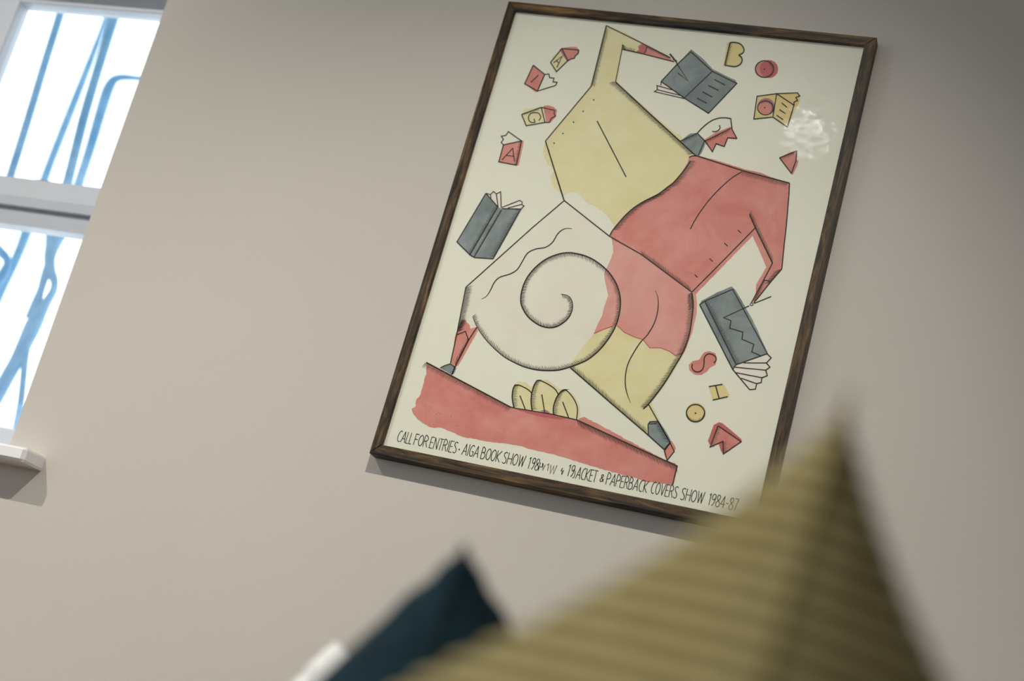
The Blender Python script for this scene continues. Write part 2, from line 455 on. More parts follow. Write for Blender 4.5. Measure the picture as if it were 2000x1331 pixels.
def line(pts, wd=1.9, curve=False, taper=False, col='black'):
    wd *= 1.12
    if curve: pts = [tuple(q) for q in smooth(pts, 6)]
    P_ = [np.array(p, float) for p in pts]
    n = len(P_)
    def wdt(i):
        if not taper: return wd
        e = min(i, n - 1 - i) / max(1, n - 1)
        return wd * (0.35 + 0.65 * min(1, e * 6))
    nr = []
    for i in range(n):
        a = P_[max(0, i - 1)]; b = P_[min(n - 1, i + 1)]
        if 0 < i < n - 1:
            d1 = P_[i] - a; d2 = b - P_[i]
            d1 = d1 / (np.linalg.norm(d1) + 1e-9); d2 = d2 / (np.linalg.norm(d2) + 1e-9)
            t = d1 + d2
            if np.linalg.norm(t) < 0.3: t = d1
            t = t / np.linalg.norm(t)
            k = 1 / max(0.45, abs(t @ d1))
        else:
            t = (b - a) / (np.linalg.norm(b - a) + 1e-9); k = 1
        nr.append(np.array([-t[1], t[0]]) * k)
    for i in range(n - 1):
        h0 = wdt(i) / 2; h1 = wdt(i + 1) / 2
        L[col].tri([P_[i] + nr[i] * h0, P_[i + 1] + nr[i + 1] * h1, P_[i + 1] - nr[i + 1] * h1, P_[i] - nr[i] * h0], ORDER[col])
def dot(p, r=1.5, col='black'):
    L[col].tri([(p[0] + r * math.cos(a * math.pi / 3 + .3), p[1] + r * math.sin(a * math.pi / 3 + .3)) for a in range(6)], ORDER[col])
def resample(pts, step):
    P_ = [np.array(p, float) for p in pts]
    out = []; acc = 0.0
    for a, b in zip(P_, P_[1:]):
        l = np.linalg.norm(b - a)
        if l < 1e-9: continue
        t = (b - a) / l; s = acc
        while s < l:
            out.append((a + t * s, t)); s += step
        acc = s - l
    return out
def hatch(pts, d, ln, step=2.75, curve=False, inward=None, shear=0.5, wd=1.15, d2=None, jit=0.18):
    if curve: pts = [tuple(q) for q in smooth(pts, 6)]
    rs_ = resample(pts, step)
    for k, (p, t) in enumerate(rs_):
        if inward:
            v = np.array([-t[1], t[0]]) * inward + t * shear
        else:
            v = np.array(d, float)
            if d2 is not None: v = v * (1 - k / len(rs_)) + np.array(d2, float) * (k / len(rs_))
        v = v / np.linalg.norm(v)
        l = ln * random.uniform(1 - jit, 1 + jit)
        q = np.array([-v[1], v[0]])
        bend = q * random.uniform(-0.4, 0.4)
        mid = p + v * l * 0.55 + bend
        w0 = wd / 2
        B.tri([p + q * w0, mid + q * w0 * 0.75, mid - q * w0 * 0.75, p - q * w0])
        B.tri([mid + q * w0 * 0.75, p + v * l, mid - q * w0 * 0.75])
def ell(c, rx, ry, n=28, a0=0, a1=360, rot=0):
    o = []
    for k in range(n + 1):
        a = math.radians(a0 + (a1 - a0) * k / n)
        o.append((c[0] + rx * math.cos(a), c[1] + ry * math.sin(a)))
    return o

# --- tracing: outlines of the big figure
S_curve = [(1348.3, 314.8), (1337.8, 330.6), (1318, 354.6), (1303, 366.6), (1285, 380), (1261, 392), (1240, 405), (1223.6, 419), (1208.5, 435.8), (1196.5, 450.8), (1191.3, 460.5)]
spiral = [(923.4, 619.5), (931.5, 638.4), (945.7, 660), (964.6, 680.3), (985, 697.5), (1005, 708.7), (1025.5, 717.5), (1049.8, 723), (1072.8, 724.3), (1093, 723), (1113, 717.5), (1130, 711.4),
          (1148.5, 702.6), (1170, 685), (1187.6, 663.5), (1201.3, 640), (1209, 616.6), (1212, 591), (1209, 569.7), (1201.3, 550), (1187.6, 530.6), (1170, 515), (1150.5, 503.2), (1129, 496.4),
          (1107.5, 494), (1086, 498.3), (1064.5, 508), (1045, 523.7), (1029.3, 543.3), (1020.5, 563.8), (1017.2, 583.3), (1019.5, 599), (1029.3, 616.6), (1043, 629.3), (1056.7, 637), (1072.3, 640.6),
          (1088, 638), (1103.6, 628.3), (1113.3, 616.6), (1118.2, 603), (1117.8, 591), (1113.3, 581.4), (1105.5, 576.5), (1095.8, 575)]
thigh = [(1351.7, 573), (1354, 594.4), (1351.7, 621.4), (1346, 655.2), (1334.8, 686.8), (1316.8, 718.3), (1294.2, 754.4), (1267.2, 789.3), (1256, 799.5)]
# washes
motif('printed_figure')
wash('blush', [(1101, 389.4), (1120, 402), (1160, 432), (1193, 462), (1197, 493), (1192, 509), (1184, 525), (1180, 537), (1184, 560), (1188, 578), (1180, 599), (1168, 632), (1160, 652), (1141, 675), (1119, 705), (1113, 718),
               (1093, 722), (1072, 723), (1049, 722), (1025, 716), (1005, 708), (985, 697), (964, 680), (945, 659), (931, 638), (919, 641), (910, 626), (902, 626), (909, 562)])
wash('yellow', [(1184, 48), (1194, 53), (1222, 63), (1253, 84), (1246, 91), (1249, 97), (1238, 102), (1216, 97), (1206, 160), (1214, 170), (1270, 218), (1322, 262), (1328, 262), (1336, 276), (1358, 303), (1346, 309), (1343, 322),
                (1330, 341), (1318, 355), (1303, 367), (1285, 380), (1261, 392), (1240, 405), (1223, 419), (1208, 436), (1200, 443), (1196, 436), (1189, 425), (1180, 415), (1165, 404), (1145, 396), (1134, 383), (1126, 375), (1110, 376),
                (1101, 384), (1096, 378), (1080, 366), (1075, 347), (1083, 332), (1069, 320), (1060, 300), (1064, 280), (1066, 275), (1110, 222), (1147, 176), (1152, 168), (1164, 130), (1174, 85)], 0.35)
wash('yellow', [(1160, 652), (1178, 644), (1196, 638), (1205, 636), (1220, 650), (1240, 659), (1256, 664), (1269, 680), (1290, 680), (1308, 687), (1319, 695), (1332, 690), (1337, 688), (1321, 718), (1298, 755), (1272, 787), (1289, 822),
                (1267, 826), (1265, 850), (1113, 717), (1119, 705), (1141, 675)], 0.4)
wash('red', [(1346, 306), (1360, 303), (1405, 315), (1451, 330), (1487, 338), (1505, 346), (1541, 357), (1536, 440), (1527, 526), (1507, 549), (1480, 585), (1473, 592), (1470, 588), (1476, 575), (1477, 556), (1497, 522),
             (1470, 461), (1359, 575), (1361, 590), (1361, 610), (1353, 647), (1337, 689), (1319, 695), (1308, 687), (1290, 680), (1269, 680), (1256, 664), (1240, 659), (1220, 650), (1205, 636), (1196, 638), (1178, 644), (1160, 652),
             (1168, 632), (1176, 617), (1180, 599), (1188.6, 578), (1184, 560), (1180, 536), (1192, 509), (1198, 493), (1196, 470), (1191, 461), (1196.5, 450.8), (1208.5, 435.8), (1223.6, 419), (1240, 405), (1261, 392), (1285, 380), (1303, 366.6), (1318, 354.6), (1332, 336), (1343, 318)], 0.4)
L['rose'].fill([(1197, 470), (1230, 486), (1253, 499), (1302, 535), (1351, 572), (1360, 576), (1361, 610), (1353, 647), (1337, 689), (1319, 695), (1308, 687), (1290, 680), (1269, 680), (1256, 664), (1240, 659), (1220, 650), (1205, 636),
                (1196, 638), (1178, 644), (1161, 651), (1168, 632), (1176, 617), (1180, 599), (1188, 578), (1184, 560), (1180, 536), (1192, 509), (1198, 493)])
line([(1205, 636), (1220, 650), (1240, 659), (1256, 664), (1269, 680), (1290, 680), (1308, 687), (1319, 695), (1332, 691)], 1.6, col='dark_red')
line([(1160, 652), (1178, 644), (1196, 638)], 1.8, col='dark_red')
# outlines
line([(1184.3, 50.4), (1155, 168.6)], 2.3); line([(1155, 168.6), (1065.4, 275.8)], 1.9); line([(1065.4, 275.8), (1101.3, 391)], 2.2)
line([(1184.3, 50.4), (1250, 82.5), (1309.5, 113)], 2.0)
line([(1216.2, 86.8), (1215, 96.4), (1202.2, 160.3)], 1.7); line([(1215, 96.4), (1258, 106), (1317, 121)], 2.0)
line([(1202.2, 160.3), (1260, 214), (1359.6, 305)], 2.4)
hatch([(1183.5, 54), (1156, 166)], (0.62, 0.78), 9.5)
hatch([(1200, 160), (1215, 173), (1355, 301)], (-1, 0.32), 11, step=2.6, d2=(-1, 0.25))
hatch([(1065.8, 277), (1100, 386)], (0.40, 0.92), 11)
hatch([(1216, 88), (1217, 96)], (0.9, 0.5), 8, step=2); hatch([(1218, 97), (1240, 102)], (-0.1, -1), 8, step=2.4)
line([(1166.2, 236.4), (1195, 292), (1223, 346.2)], 2.0)
for p in [(1159.6, 195.4), (1139, 217.8), (1120.4, 239), (1099.5, 261), (1082.4, 280)]: dot(p, 1.7)
# raised hand and pen
wash('red', [(1246, 91), (1253, 85), (1283, 99), (1309, 112), (1313, 118), (1316, 121), (1290, 115), (1258, 106), (1240, 102), (1248, 97)], 0.3)
wash('dark_red', [(1247, 92), (1253, 86), (1263, 90), (1262, 98), (1257, 104.5), (1243, 102), (1249, 97)], 0.3)
line([(1263.5, 91.3), (1262, 99), (1258.4, 104.5)], 1.8)
hatch([(1264, 91), (1306, 111)], (0.35, 0.95), 6, step=2.5)
wash('pageink', [(1309.5, 119), (1318, 117.5), (1322, 121), (1319, 124), (1314, 122)], 0.1)
line([(1314, 117), (1320, 117.6), (1323, 121)], 1.5); line([(1308.2, 105.4), (1317, 116)], 3.0); line([(1317, 116), (1324, 127.3), (1344.4, 159), (1324, 143)], 1.9)
# torso
line(S_curve, 2.2, True); hatch(S_curve[:-1], (1, 0.05), 13, step=2.8, curve=True)
line([(1101.3, 391.5), (1190, 461.6), (1230, 484.6), (1253, 497.8), (1351.3, 571.2)], 2.0)
line([(1346, 308), (1352, 305), (1361, 304.8), (1451.2, 334), (1542, 358)], 2.2)
line([(1542, 358), (1541, 380), (1536, 440), (1531, 485), (1527, 526)], 2.1)
line([(1527, 526), (1507, 549), (1472, 592.5)], 2.0)
line([(1464, 419), (1475.3, 445.3), (1508.9, 514.3)], 2.4); line([(1508.9, 514.3), (1490.7, 549), (1467.6, 592)], 2.0)
line([(1475.3, 445.3), (1420, 502), (1351.3, 571.2)], 2.0)
hatch([(1453, 335), (1540, 358)], (-0.62, 0.8), 11)
hatch([(1464, 419), (1508, 513)], (0.45, -0.9), 9)
hatch([(1526, 527), (1504, 553)], (-1, 0.12), 12, step=2.6)
hatch([(1490, 551), (1472, 588)], (1, -0.4), 6.5, step=2.5)
hatch([(1253, 497), (1350, 570)], (-0.12, -1), 11, step=2.9)
line([(1449.7, 335.6), (1430, 347.6), (1407.6, 367.2), (1385, 391.2), (1367, 415.3), (1355, 434.8), (1348.3, 448.3)], 1.9, True)
for a, b in [((1441.2, 449.6), (1447.5, 455.7)), ((1414.5, 475), (1421.4, 481.3)), ((1385.6, 505.2), (1392, 511.3)), ((1356.7, 537), (1362.5, 542.3))]: line([a, b], 1.8)
line([(1490.7, 548), (1497, 548), (1504, 551)], 1.7)
wash('pageink', ell((1468, 595), 3, 2.6, 10), 0); line(ell((1468, 595), 3, 2.6, 10), 1.3)
line([(1506.4, 579.6), (1473, 593)], 1.8)
# head and collar
wash('grey', [(1329.5, 275.5), (1341, 266), (1348, 261), (1361.8, 260), (1376.6, 275), (1377, 283), (1370, 300), (1366, 304), (1359.6, 304.7)], 0.2)
head = smooth([(1361.8, 260.5), (1373, 248.8), (1386.6, 238), (1400.2, 232), (1413.7, 230.3), (1427.2, 232)], 5)
wash('red', [(1377, 272), (1395, 261), (1427, 247.5), (1430, 253), (1439, 270.4), (1439, 273), (1421.4, 271), (1414.6, 286.6), (1398.8, 281.2), (1391.6, 296.6), (1376.3, 275)], 0.1)
line([tuple(q) for q in head] + [(1430, 253.3), (1439, 270.4), (1421.4, 269.5), (1414.6, 286.6), (1398.8, 281.2), (1391.6, 296.6), (1376.3, 275), (1361.8, 260.5)], 2.0)
line([(1377, 276), (1428, 250.6)], 1.8); hatch([(1379, 276), (1427, 251.5)], (-0.1, 1), 7, step=3.6, wd=1.5)
line([(1404.7, 244.7), (1406.5, 249.7), (1403.8, 254.2), (1398.4, 257.3), (1391, 256.9)], 1.8, True)
line([(1329, 275.8), (1345, 268.5), (1361.8, 260.5)], 1.9); line([(1376.3, 275), (1370, 290), (1364, 303.8)], 2.0)
hatch([(1333, 274), (1360, 262)], (0.5, 0.85), 7, step=2.2)
# hips, spiral, legs
line([(1101.5, 392.7), (1040, 445), (910, 561.6)], 1.9); line([(910, 561.6), (892.3, 653.3), (880, 710)], 1.9)
hatch([(911, 563), (894, 648)], (1, -0.34), 14, step=2.6)
line(spiral, 2.3, True, True)
hatch(spiral, None, 9.5, step=3.1, curve=True, inward=-1, shear=-0.4, wd=1.4)
line([(931.5, 639.8), (915.3, 664.8), (888.6, 717.9), (882.5, 732.5)], 2.0)
wash('red', [(902, 626), (909, 626), (917.3, 635.7), (918.7, 642.5), (928, 640), (931.5, 639.5), (933.5, 646.5), (914, 682), (896, 713), (890, 718), (880, 710), (886, 683), (888, 660), (892, 648), (897, 636)], 0.4)
line([(892.3, 654.6), (909.2, 647.9), (915.3, 664.8)], 1.8); hatch([(915, 667), (889, 716)], (-0.15, -1), 9, step=2.8)
hatch([(900, 628), (893, 650)], (1, -0.4), 13, step=2.6)
wash('grey', [(860, 719.5), (868, 714), (879.3, 711.4), (888.6, 717.9), (892, 719), (886, 732), (882, 732)], 0.2)
line([(860, 719.3), (868, 715), (879.3, 711.4), (888.6, 717.9), (882.9, 732)], 2.0)
line(thigh, 2.3, True); hatch(thigh[:-1] + [(1258, 797)], (-1, 0.42), 12.5, step=2.8, curve=True, d2=(-1, -0.10))
hatch([(1351, 572), (1353, 600)], (-0.75, 0.65), 12, step=2.8)
line([(1279.6, 567.3), (1285.2, 583), (1285, 605.6), (1278.5, 630.4), (1265, 654), (1251.4, 668.8), (1238, 689), (1226.6, 711.6), (1221.7, 734), (1222, 756.6), (1226.6, 774.7), (1231.6, 787.7)], 1.9, True, True)
line([(1113.7, 718.6), (1190, 785), (1266, 850.4), (1297.3, 878.7)], 2.2)
hatch([(1118, 722), (1264, 849)], (-0.05, -1), 13, step=2.9)
line([(1267, 790.8), (1285.5, 824), (1309, 865)], 1.9)
wash('grey', [(1268, 823), (1286, 822), (1300, 842), (1312, 864), (1309, 867), (1297, 879), (1266, 850), (1266, 829)], 0.2)
line([(1266, 850.4), (1266, 829), (1270, 825), (1285.5, 824), (1309, 865), (1297.3, 878.7)], 2.0)
line([(1268, 829), (1282, 828)], 1.8); hatch([(1286, 826), (1308, 864)], (-1, 0.05), 9, step=3.3, wd=1.5)
wash('red', [(1309, 862), (1313, 863), (1320, 876), (1317, 883), (1303, 900), (1298, 890), (1296, 881)], 0.2)
line([(1309, 866), (1316.8, 882.6), (1303, 900.2), (1298, 880.7), (1309, 866)], 1.9)
line([(940.3, 584.7), (950, 579.2), (957.9, 567.5), (965.7, 551.9), (976.4, 542), (997, 535.3), (1010.6, 526.5), (1020.4, 510.9), (1030.2, 495.2), (1045.8, 487), (1065.3, 483.5), (1079, 473.8), (1088.8, 458), (1098.5, 449.3), (1108.3, 446.4), (1117.7, 447.4)], 1.9, True, True)
motif('printed_ground')
# ground
wash('red', [(833, 711), (880, 735), (940, 767), (996, 796), (1039, 803), (1080, 810), (1127, 821), (1133, 817), (1141, 815), (1200, 846), (1264, 881), (1300, 899), (1318, 905), (1322.7, 911), (1314, 947), (1289, 944), (1260, 941), (1245, 935), (1213, 927),
             (1171, 915.6), (1143, 907), (1126, 901), (1108, 896), (1083, 888), (1049, 881), (1012, 871), (981, 866), (952, 863), (930, 858), (904, 854), (879, 843), (862, 836), (845, 836), (833, 831), (816, 820), (806, 807), (804, 799),
             (812, 794), (813, 781), (820, 774), (823, 763), (828.6, 743), (833, 731), (833, 717)], 0.9)
wash('dark_red', [(1008, 799.5), (1036, 804), (1080, 811.5), (1108, 818), (1090, 820), (1060, 815), (1030, 808)], 0.6)
# ground lines
line([(832.9, 708.6), (997, 795.7)], 2.4); line([(997, 795.7), (1010, 798.6), (1038.6, 803), (1080, 810), (1127, 821)], 1.9)
line([(1127, 821), (1178, 844.5), (1236.7, 871.9), (1322.7, 911), (1314, 947)], 2.3)
hatch([(832, 709), (997, 796)], (-0.66, 0.75), 11, step=2.7); hatch([(1128, 823), (1320, 911)], (0.3, 0.95), 14, step=3.1, wd=1.35)
for p in [(183, 683), (248, 690), (290, 735), (358, 740), (398, 793), (435, 840), (497, 833), (560, 868), (640, 868), (685, 930), (730, 1000), (780, 1025), (857, 1005), (905, 1045), (470, 820), (845, 985)]:
    dot((790 + p[0] / 7, 690 + p[1] / 7), random.uniform(0.8, 1.6), 'mauve')
motif('printed_leaves')
wash('yellow', [(1005, 750), (1012, 745), (1028, 748), (1038, 757), (1045, 748), (1052, 741), (1070, 742), (1092, 760), (1104, 761), (1122, 771), (1132, 790), (1134, 812), (1127, 821), (1080, 810), (1039, 803), (1004, 797), (1001, 783), (1000.7, 770), (1002, 760)], 0.3)
lf = [([(1006, 752.5), (1002.5, 759.7), (1000.7, 770.5), (1001, 783), (1004, 796.6)], [(1006, 752.5), (1016, 753.8), (1027, 758.8), (1034, 763.7), (1038.6, 768.7)], [(1015.6, 773.2), (1026, 800)]),
      ([(1049.4, 743.4), (1044, 751.6), (1040, 763.3), (1037.7, 776), (1037.7, 790.3), (1039.5, 802)], [(1049.4, 743.4), (1056.6, 744.3), (1070, 750.7), (1082, 758.8), (1087.3, 765), (1090, 770.5)], [(1058.4, 771), (1063.9, 806.6)]),
      ([(1103.5, 761.5), (1097.2, 764.2), (1090, 772.3), (1084.6, 783), (1081, 796.6), (1081, 810)], [(1103.5, 761.5), (1110.7, 766.9), (1120.7, 779.5), (1127, 794), (1127.9, 806.6), (1126, 820)], [(1099, 785.4), (1110.7, 816.5)])]
for a, b, c in lf:
    line(a, 2.1, True); line(b, 1.9, True); line(c, 1.9); hatch(a, (1, -0.12), 10, step=2.7, curve=True)
wash('mauve', [(1055, 803), (1066, 801), (1074, 806), (1072, 808.5)], 0.3)
motif('printed_book')
wash('pageink', [(1291.4, 160), (1290.9, 167.4), (1283, 167.4), (1284, 175.8), (1277.9, 179.2), (1336.5, 192.7)], 0)
wash('grey', [(1291.4, 159.5), (1323.5, 125), (1350, 96.5), (1372, 114), (1391.7, 135), (1415, 147), (1436, 156.5), (1440, 163), (1383.8, 221.5), (1336.5, 191.6)], 0.2)
line([(1291.4, 159.5), (1323.5, 125), (1349.5, 101.4), (1391.2, 139.7), (1439, 163.4), (1383.8, 221.5), (1336.5, 191.6), (1291.4, 159.5)], 2.1)
line([(1391.2, 139.7), (1336.5, 191.6)], 2.0)
line([(1291.4, 159.5), (1290.9, 167.4)], 1.7); line([(1312.8, 175.8), (1283, 167.4), (1284, 175.8), (1277.9, 179.2), (1336.5, 192.7)], 1.7); line([(1285, 175.8), (1328.6, 186.5)], 1.6)
def px(o, s, *pts): return [(o[0] + p[0] / s, o[1] + p[1] / s) for p in pts]
for a, b in [((1115, 672), (1295, 768)), ((1005, 775), (1185, 860)), ((905, 885), (1080, 978)), ((810, 993), (980, 1083))]: line(px((1270, 80), 8.872, a, b), 2.2)
motif('printed_book')
wash('pageink', [(949, 378), (958, 380.4), (964, 374.4), (969.5, 379.2), (978, 375), (979.8, 405.7), (1015.2, 391.9), (1020, 394.9), (1023.6, 402.7), (1017.6, 408.7), (979, 408), (972, 404)], 0)
wash('grey', [(949.1, 378), (892.6, 473), (918.5, 498.8), (926.9, 503.6), (963, 506), (968, 500), (1020, 408), (1017, 408.7), (979.8, 408), (972.5, 404.5)], 0.2)
line([(949.1, 378), (892.6, 473), (918.5, 498.8), (926.9, 503.6), (963, 506), (1017, 408.7), (979.8, 408)], 2.0)
line([(949.1, 378), (972.5, 404.5), (917.9, 498.2)], 2.0); line([(979.8, 410.5), (926.3, 502.4)], 2.0)
line([(949.1, 378), (958, 380.4), (959.3, 387.6)], 1.6); line([(958, 380.4), (964, 374.4), (969.5, 379.2), (973, 404.5)], 1.7); line([(969.5, 379.2), (978, 375), (979, 406.3)], 1.7)
line([(979.8, 405.7), (1015.2, 391.9), (1020, 394.9), (1019.4, 399.7)], 1.6); line([(991.8, 406.9), (1018.2, 399.7), (1023.6, 402.7), (1017.6, 408.7)], 1.6)
hatch([(971, 407), (919, 497)], (-0.35, -0.95), 9.5, step=2.8); hatch([(1016, 411), (965, 503)], (-1, -0.12), 10, step=2.8); hatch([(978.5, 413), (928, 500)], (-0.8, -0.45), 5, step=2.8, wd=0.9)
motif('printed_book')
wash('pageink', [(1437, 713), (1498.8, 692), (1506.2, 699.6), (1497, 709.5), (1503.7, 717.8), (1495.5, 723.6), (1498.8, 734.3), (1488, 738.4), (1487, 747.5), (1478, 750), (1475.6, 760.7), (1464, 761.6), (1431, 722)], 0)
wash('grey', [(1366.5, 595.5), (1370, 588), (1400, 572), (1429, 560), (1436, 566), (1470, 625), (1499, 689), (1498.8, 691.3), (1437.6, 713), (1431, 721.9)], 0.3)
line([(1366.5, 595.5), (1376.4, 588.8), (1431, 565.7), (1498.8, 691.3), (1437.6, 713), (1376.4, 588.8)], 2.0); line([(1366.5, 595.5), (1431, 721.9), (1437.6, 713)], 2.1)
line([(1498.8, 692), (1506.2, 699.6), (1497, 709.5), (1503.7, 717.8), (1495.5, 723.6), (1498.8, 734.3), (1488, 738.4), (1487, 747.5), (1478, 750), (1475.6, 760.7), (1464, 761.6), (1431, 721.9)], 2.0)
for a, b in [((1452.5, 709.5), (1497, 709.5)), ((1436, 717.8), (1495.5, 723.6)), ((1437.6, 728.5), (1488, 738.4)), ((1447.5, 739.3), (1478, 750))]: line([a, b], 1.8)
hatch([(1378, 591), (1438, 712)], (0.75, -0.66), 9.5, step=3.0, wd=1.3)
line([(1463, 598), (1413.6, 621), (1427.7, 626.9), (1425.2, 641.7), (1450.8, 649.2), (1449.2, 663.2), (1472.3, 673.1), (1468.2, 688), (1485.5, 695.5)], 2.0)
# little books with letters on the left
motif('printed_booklet')
wash('yellow', [(1093, 98), (1097.5, 95.2), (1109.2, 118.7), (1087, 140.3), (1075.4, 122.3), (1080, 110)], 0.2)
wash('red', [(1092, 97), (1100, 93.5), (1118.2, 91.2), (1126.3, 92), (1132, 99), (1130, 106), (1123.6, 110), (1121.8, 114.5), (1116.4, 115.5), (1109.2, 119.5), (1101, 108)], 0.2)
wash('mauve', [(1093, 97), (1099, 96), (1110, 118), (1107, 119), (1098, 106)], 0.2)
line([(1097.5, 95.2), (1130, 98), (1129.5, 104), (1123.6, 109.7), (1121.8, 114.2), (1116.4, 115), (1109.2, 118.7), (1087, 140.3), (1075.4, 122.3), (1097.5, 95.2), (1109.2, 118.7)], 2.0)
line([(1081.2, 123.2), (1098.4, 109.7), (1087.5, 132.2)], 1.9); line([(1086.6, 117.8), (1091, 123.2)], 1.6)
motif('printed_booklet')
wash('red', [(1041.6, 127.7), (1064, 145.7), (1050, 179.5), (1046, 180), (1024.9, 164)], 0.2)
line([(1041.6, 127.7), (1064, 145.7), (1049.7, 178.2), (1024.9, 163.8), (1041.6, 127.7)], 2.1)
line([(1064, 145.7), (1072.2, 144.8), (1073.6, 152), (1082, 153), (1080.3, 160.2), (1088.4, 161), (1084.8, 167.4), (1049.7, 178.2)], 1.8); line([(1051.5, 147.5), (1037, 161)], 1.9)
motif('printed_booklet')
wash('yellow', [(1018.9, 223.9), (1023, 217), (1024, 213), (1057.4, 209), (1064.6, 239.5), (1027.9, 246)], 0.2)
wash('red', [(1061, 209), (1062.2, 207), (1070.6, 205.8), (1081, 209), (1088, 215.5), (1086.2, 228), (1074.2, 240.5), (1067, 239.8)], 0.2)
line([(1018.9, 223.9), (1057.4, 210), (1064.6, 239.5), (1027.9, 246), (1018.9, 223.9)], 1.9); line([(1057.4, 210), (1083.8, 216), (1082, 222), (1085, 226.9), (1076.6, 231.7), (1073.5, 239.5), (1064.6, 239.5)], 1.8)
line([(1052.5, 235.9), (1056.2, 229.3), (1052.5, 222), (1045.3, 220.3), (1036.9, 222), (1032.7, 228), (1033.3, 235.3), (1038, 239.5), (1045.3, 239.5)], 1.8, True); line([(1045.3, 239.5), (1043, 232.3)], 1.8)
hatch([(1022, 222.5), (1052, 212)], (0.2, 1), 4, step=2.6)
motif('printed_booklet')
wash('red', [(983.4, 283.4), (1018.9, 275.6), (1023.5, 276), (1019, 297), (1013, 323.5), (1008.7, 323), (974.4, 316.4)], 0.2)
line([(983.4, 283.4), (1018.9, 275.6), (1008.7, 323), (974.4, 316.4), (983.4, 283.4)], 2.0)
line([(983.4, 283.4), (979.2, 278.6), (983.4, 272.5), (979.2, 266.5), (988.2, 264.7), (993, 257.5), (1018.9, 275.6)], 1.8)
line([(980.4, 312.8), (1001.5, 290), (1005, 315.8)], 1.8); line([(988.8, 303.8), (1002.7, 305.6)], 1.7)
hatch([(1018, 279), (1009, 321)], (-1, 0.2), 5.5, step=2.8)
# B, discs, letter book, triangle
motif('printed_letter')
wash('ochre', [(1420, 84), (1426, 82), (1436.6, 83.3), (1447, 87), (1453, 96), (1450.9, 103.6), (1442.6, 108), (1447.9, 111), (1449.4, 118.6), (1445.6, 126), (1435, 130.3), (1413, 130.5), (1413, 124)], 0.2)
line([(1426, 83.3), (1415.6, 127.6)], 2.3); line([(1426, 83.3), (1436.6, 83.3), (1447, 87), (1453, 96), (1450.9, 103.6), (1442.6, 108)], 2.2, True)
line([(1442.6, 108), (1447.9, 112), (1449.4, 118.6), (1445.6, 126), (1435, 130.3), (1415.6, 127.6)], 2.2, True); hatch([(1425.5, 86), (1416.5, 125)], (1, 0.05), 5.5, step=2.5)
motif('printed_disc')
wash('dark_red', ell((1502, 135), 17.8, 17.5), 0.1); wash('red', ell((1492, 136), 17, 15), 0.1)
line(ell((1493.3, 135.2), 18, 16.2), 2.0); dot((1493, 135.5), 1.7); hatch(ell((1493.3, 135.2), 17.5, 15.7, 20, -50, 80), (-1, 0.05), 4.5, step=2.9)
motif('printed_booklet')
wash('ochre', [(1478.7, 188.5), (1517, 183.3), (1557.6, 181.7), (1562, 188), (1562, 196), (1557, 212), (1552, 216), (1538, 248.6), (1509.5, 229), (1472.4, 232.9)], 0.15)
wash('mauve', ell((1496.5, 208.5), 17, 16.8), 0.1)
L['red'].fill(ell((1494.5, 212.5), 14, 12.2), 7.5)
line(ell((1495.2, 211), 15.5, 13.8), 1.8); dot((1493.5, 210.5), 1.6); hatch(ell((1495.2, 211), 15, 13.5, 20, -120, 60), None, 3.6, step=2.8, inward=1, shear=0)
line([(1517, 183.3), (1478.7, 188.5), (1472.4, 232.9), (1509.5, 229), (1517, 183.3), (1550.8, 205.8), (1538, 248.6), (1509.5, 229)], 2.0)
line([(1517, 183.3), (1557.6, 181.7), (1562, 187.8), (1554.6, 190.8), (1557.6, 196.8), (1550.8, 199.8), (1550.8, 205.8)], 2.0)
for a, b in [((910, 940), (980, 1000)), ((880, 1027), (960, 1080)), ((845, 1100), (930, 1160))]: line(px((1390, 60), 6.653, a, b), 1.9)
motif('printed_triangle')
wash('red', [(1522.5, 308.5), (1538, 300), (1552.9, 293.5), (1556.2, 295.8), (1555, 312), (1559.5, 314), (1557, 325), (1548.5, 341.5), (1545.7, 340)], 0.15)
line([(1522.5, 308.5), (1556.2, 295.5), (1554.7, 314.5), (1545.7, 339), (1522.5, 308.5)], 2.0); hatch([(1525, 308), (1551, 298)], (0.1, 1), 6, step=2.7)
# S, H, O, arrow
motif('printed_letter')
wash('red', [(1369.7, 696), (1375, 689), (1385.3, 686.2), (1397.4, 690.5), (1400.5, 701), (1397.4, 713.2), (1387, 718.4), (1380, 727), (1369.7, 733), (1357.6, 732.4), (1346.4, 723.8), (1345.5, 713), (1352.5, 706), (1366.3, 702.8)], 0.2)
line([(1352.5, 711.5), (1351.6, 718.4), (1356, 725.3), (1364.6, 727), (1372.3, 721.8), (1375, 711.5), (1375.8, 699.4), (1381.8, 692.5), (1390.5, 692.5), (1397.4, 697.6), (1398.3, 704.6), (1394, 709.7)], 2.1, True)
motif('printed_letter')
wash('ochre', [(1384, 756), (1413, 751), (1418, 759), (1424.7, 772), (1421.6, 776), (1391, 781)], 0.15)
line([(1384.4, 755.9), (1411.2, 751.2)], 2.2); line([(1392.2, 782), (1421.6, 775.4)], 2.2); line([(1397.7, 753.8), (1404.6, 778.9)], 2.2)
motif('printed_disc')
wash('ochre', ell((1359, 806), 19.5, 19), 0.2)
line(ell((1358.5, 807.7), 17.8, 17), 2.2); dot((1358.5, 807.7), 1.9); hatch(ell((1358.5, 807.7), 17.3, 16.5, 20, 10, 170), (0, -1), 5, step=3, wd=1.4)
motif('printed_arrow')
wash('dark_red', [(1404.3, 825.3), (1411, 827), (1447.5, 858), (1449, 862), (1413, 887.4), (1408.6, 882.5), (1404.3, 868.7), (1386, 868.7), (1382.7, 861.8), (1394, 830.7)], 0.2)
L['red'].fill([(1402.6, 833), (1446, 863.5), (1414, 885), (1412, 863), (1389, 873)], 6.5)
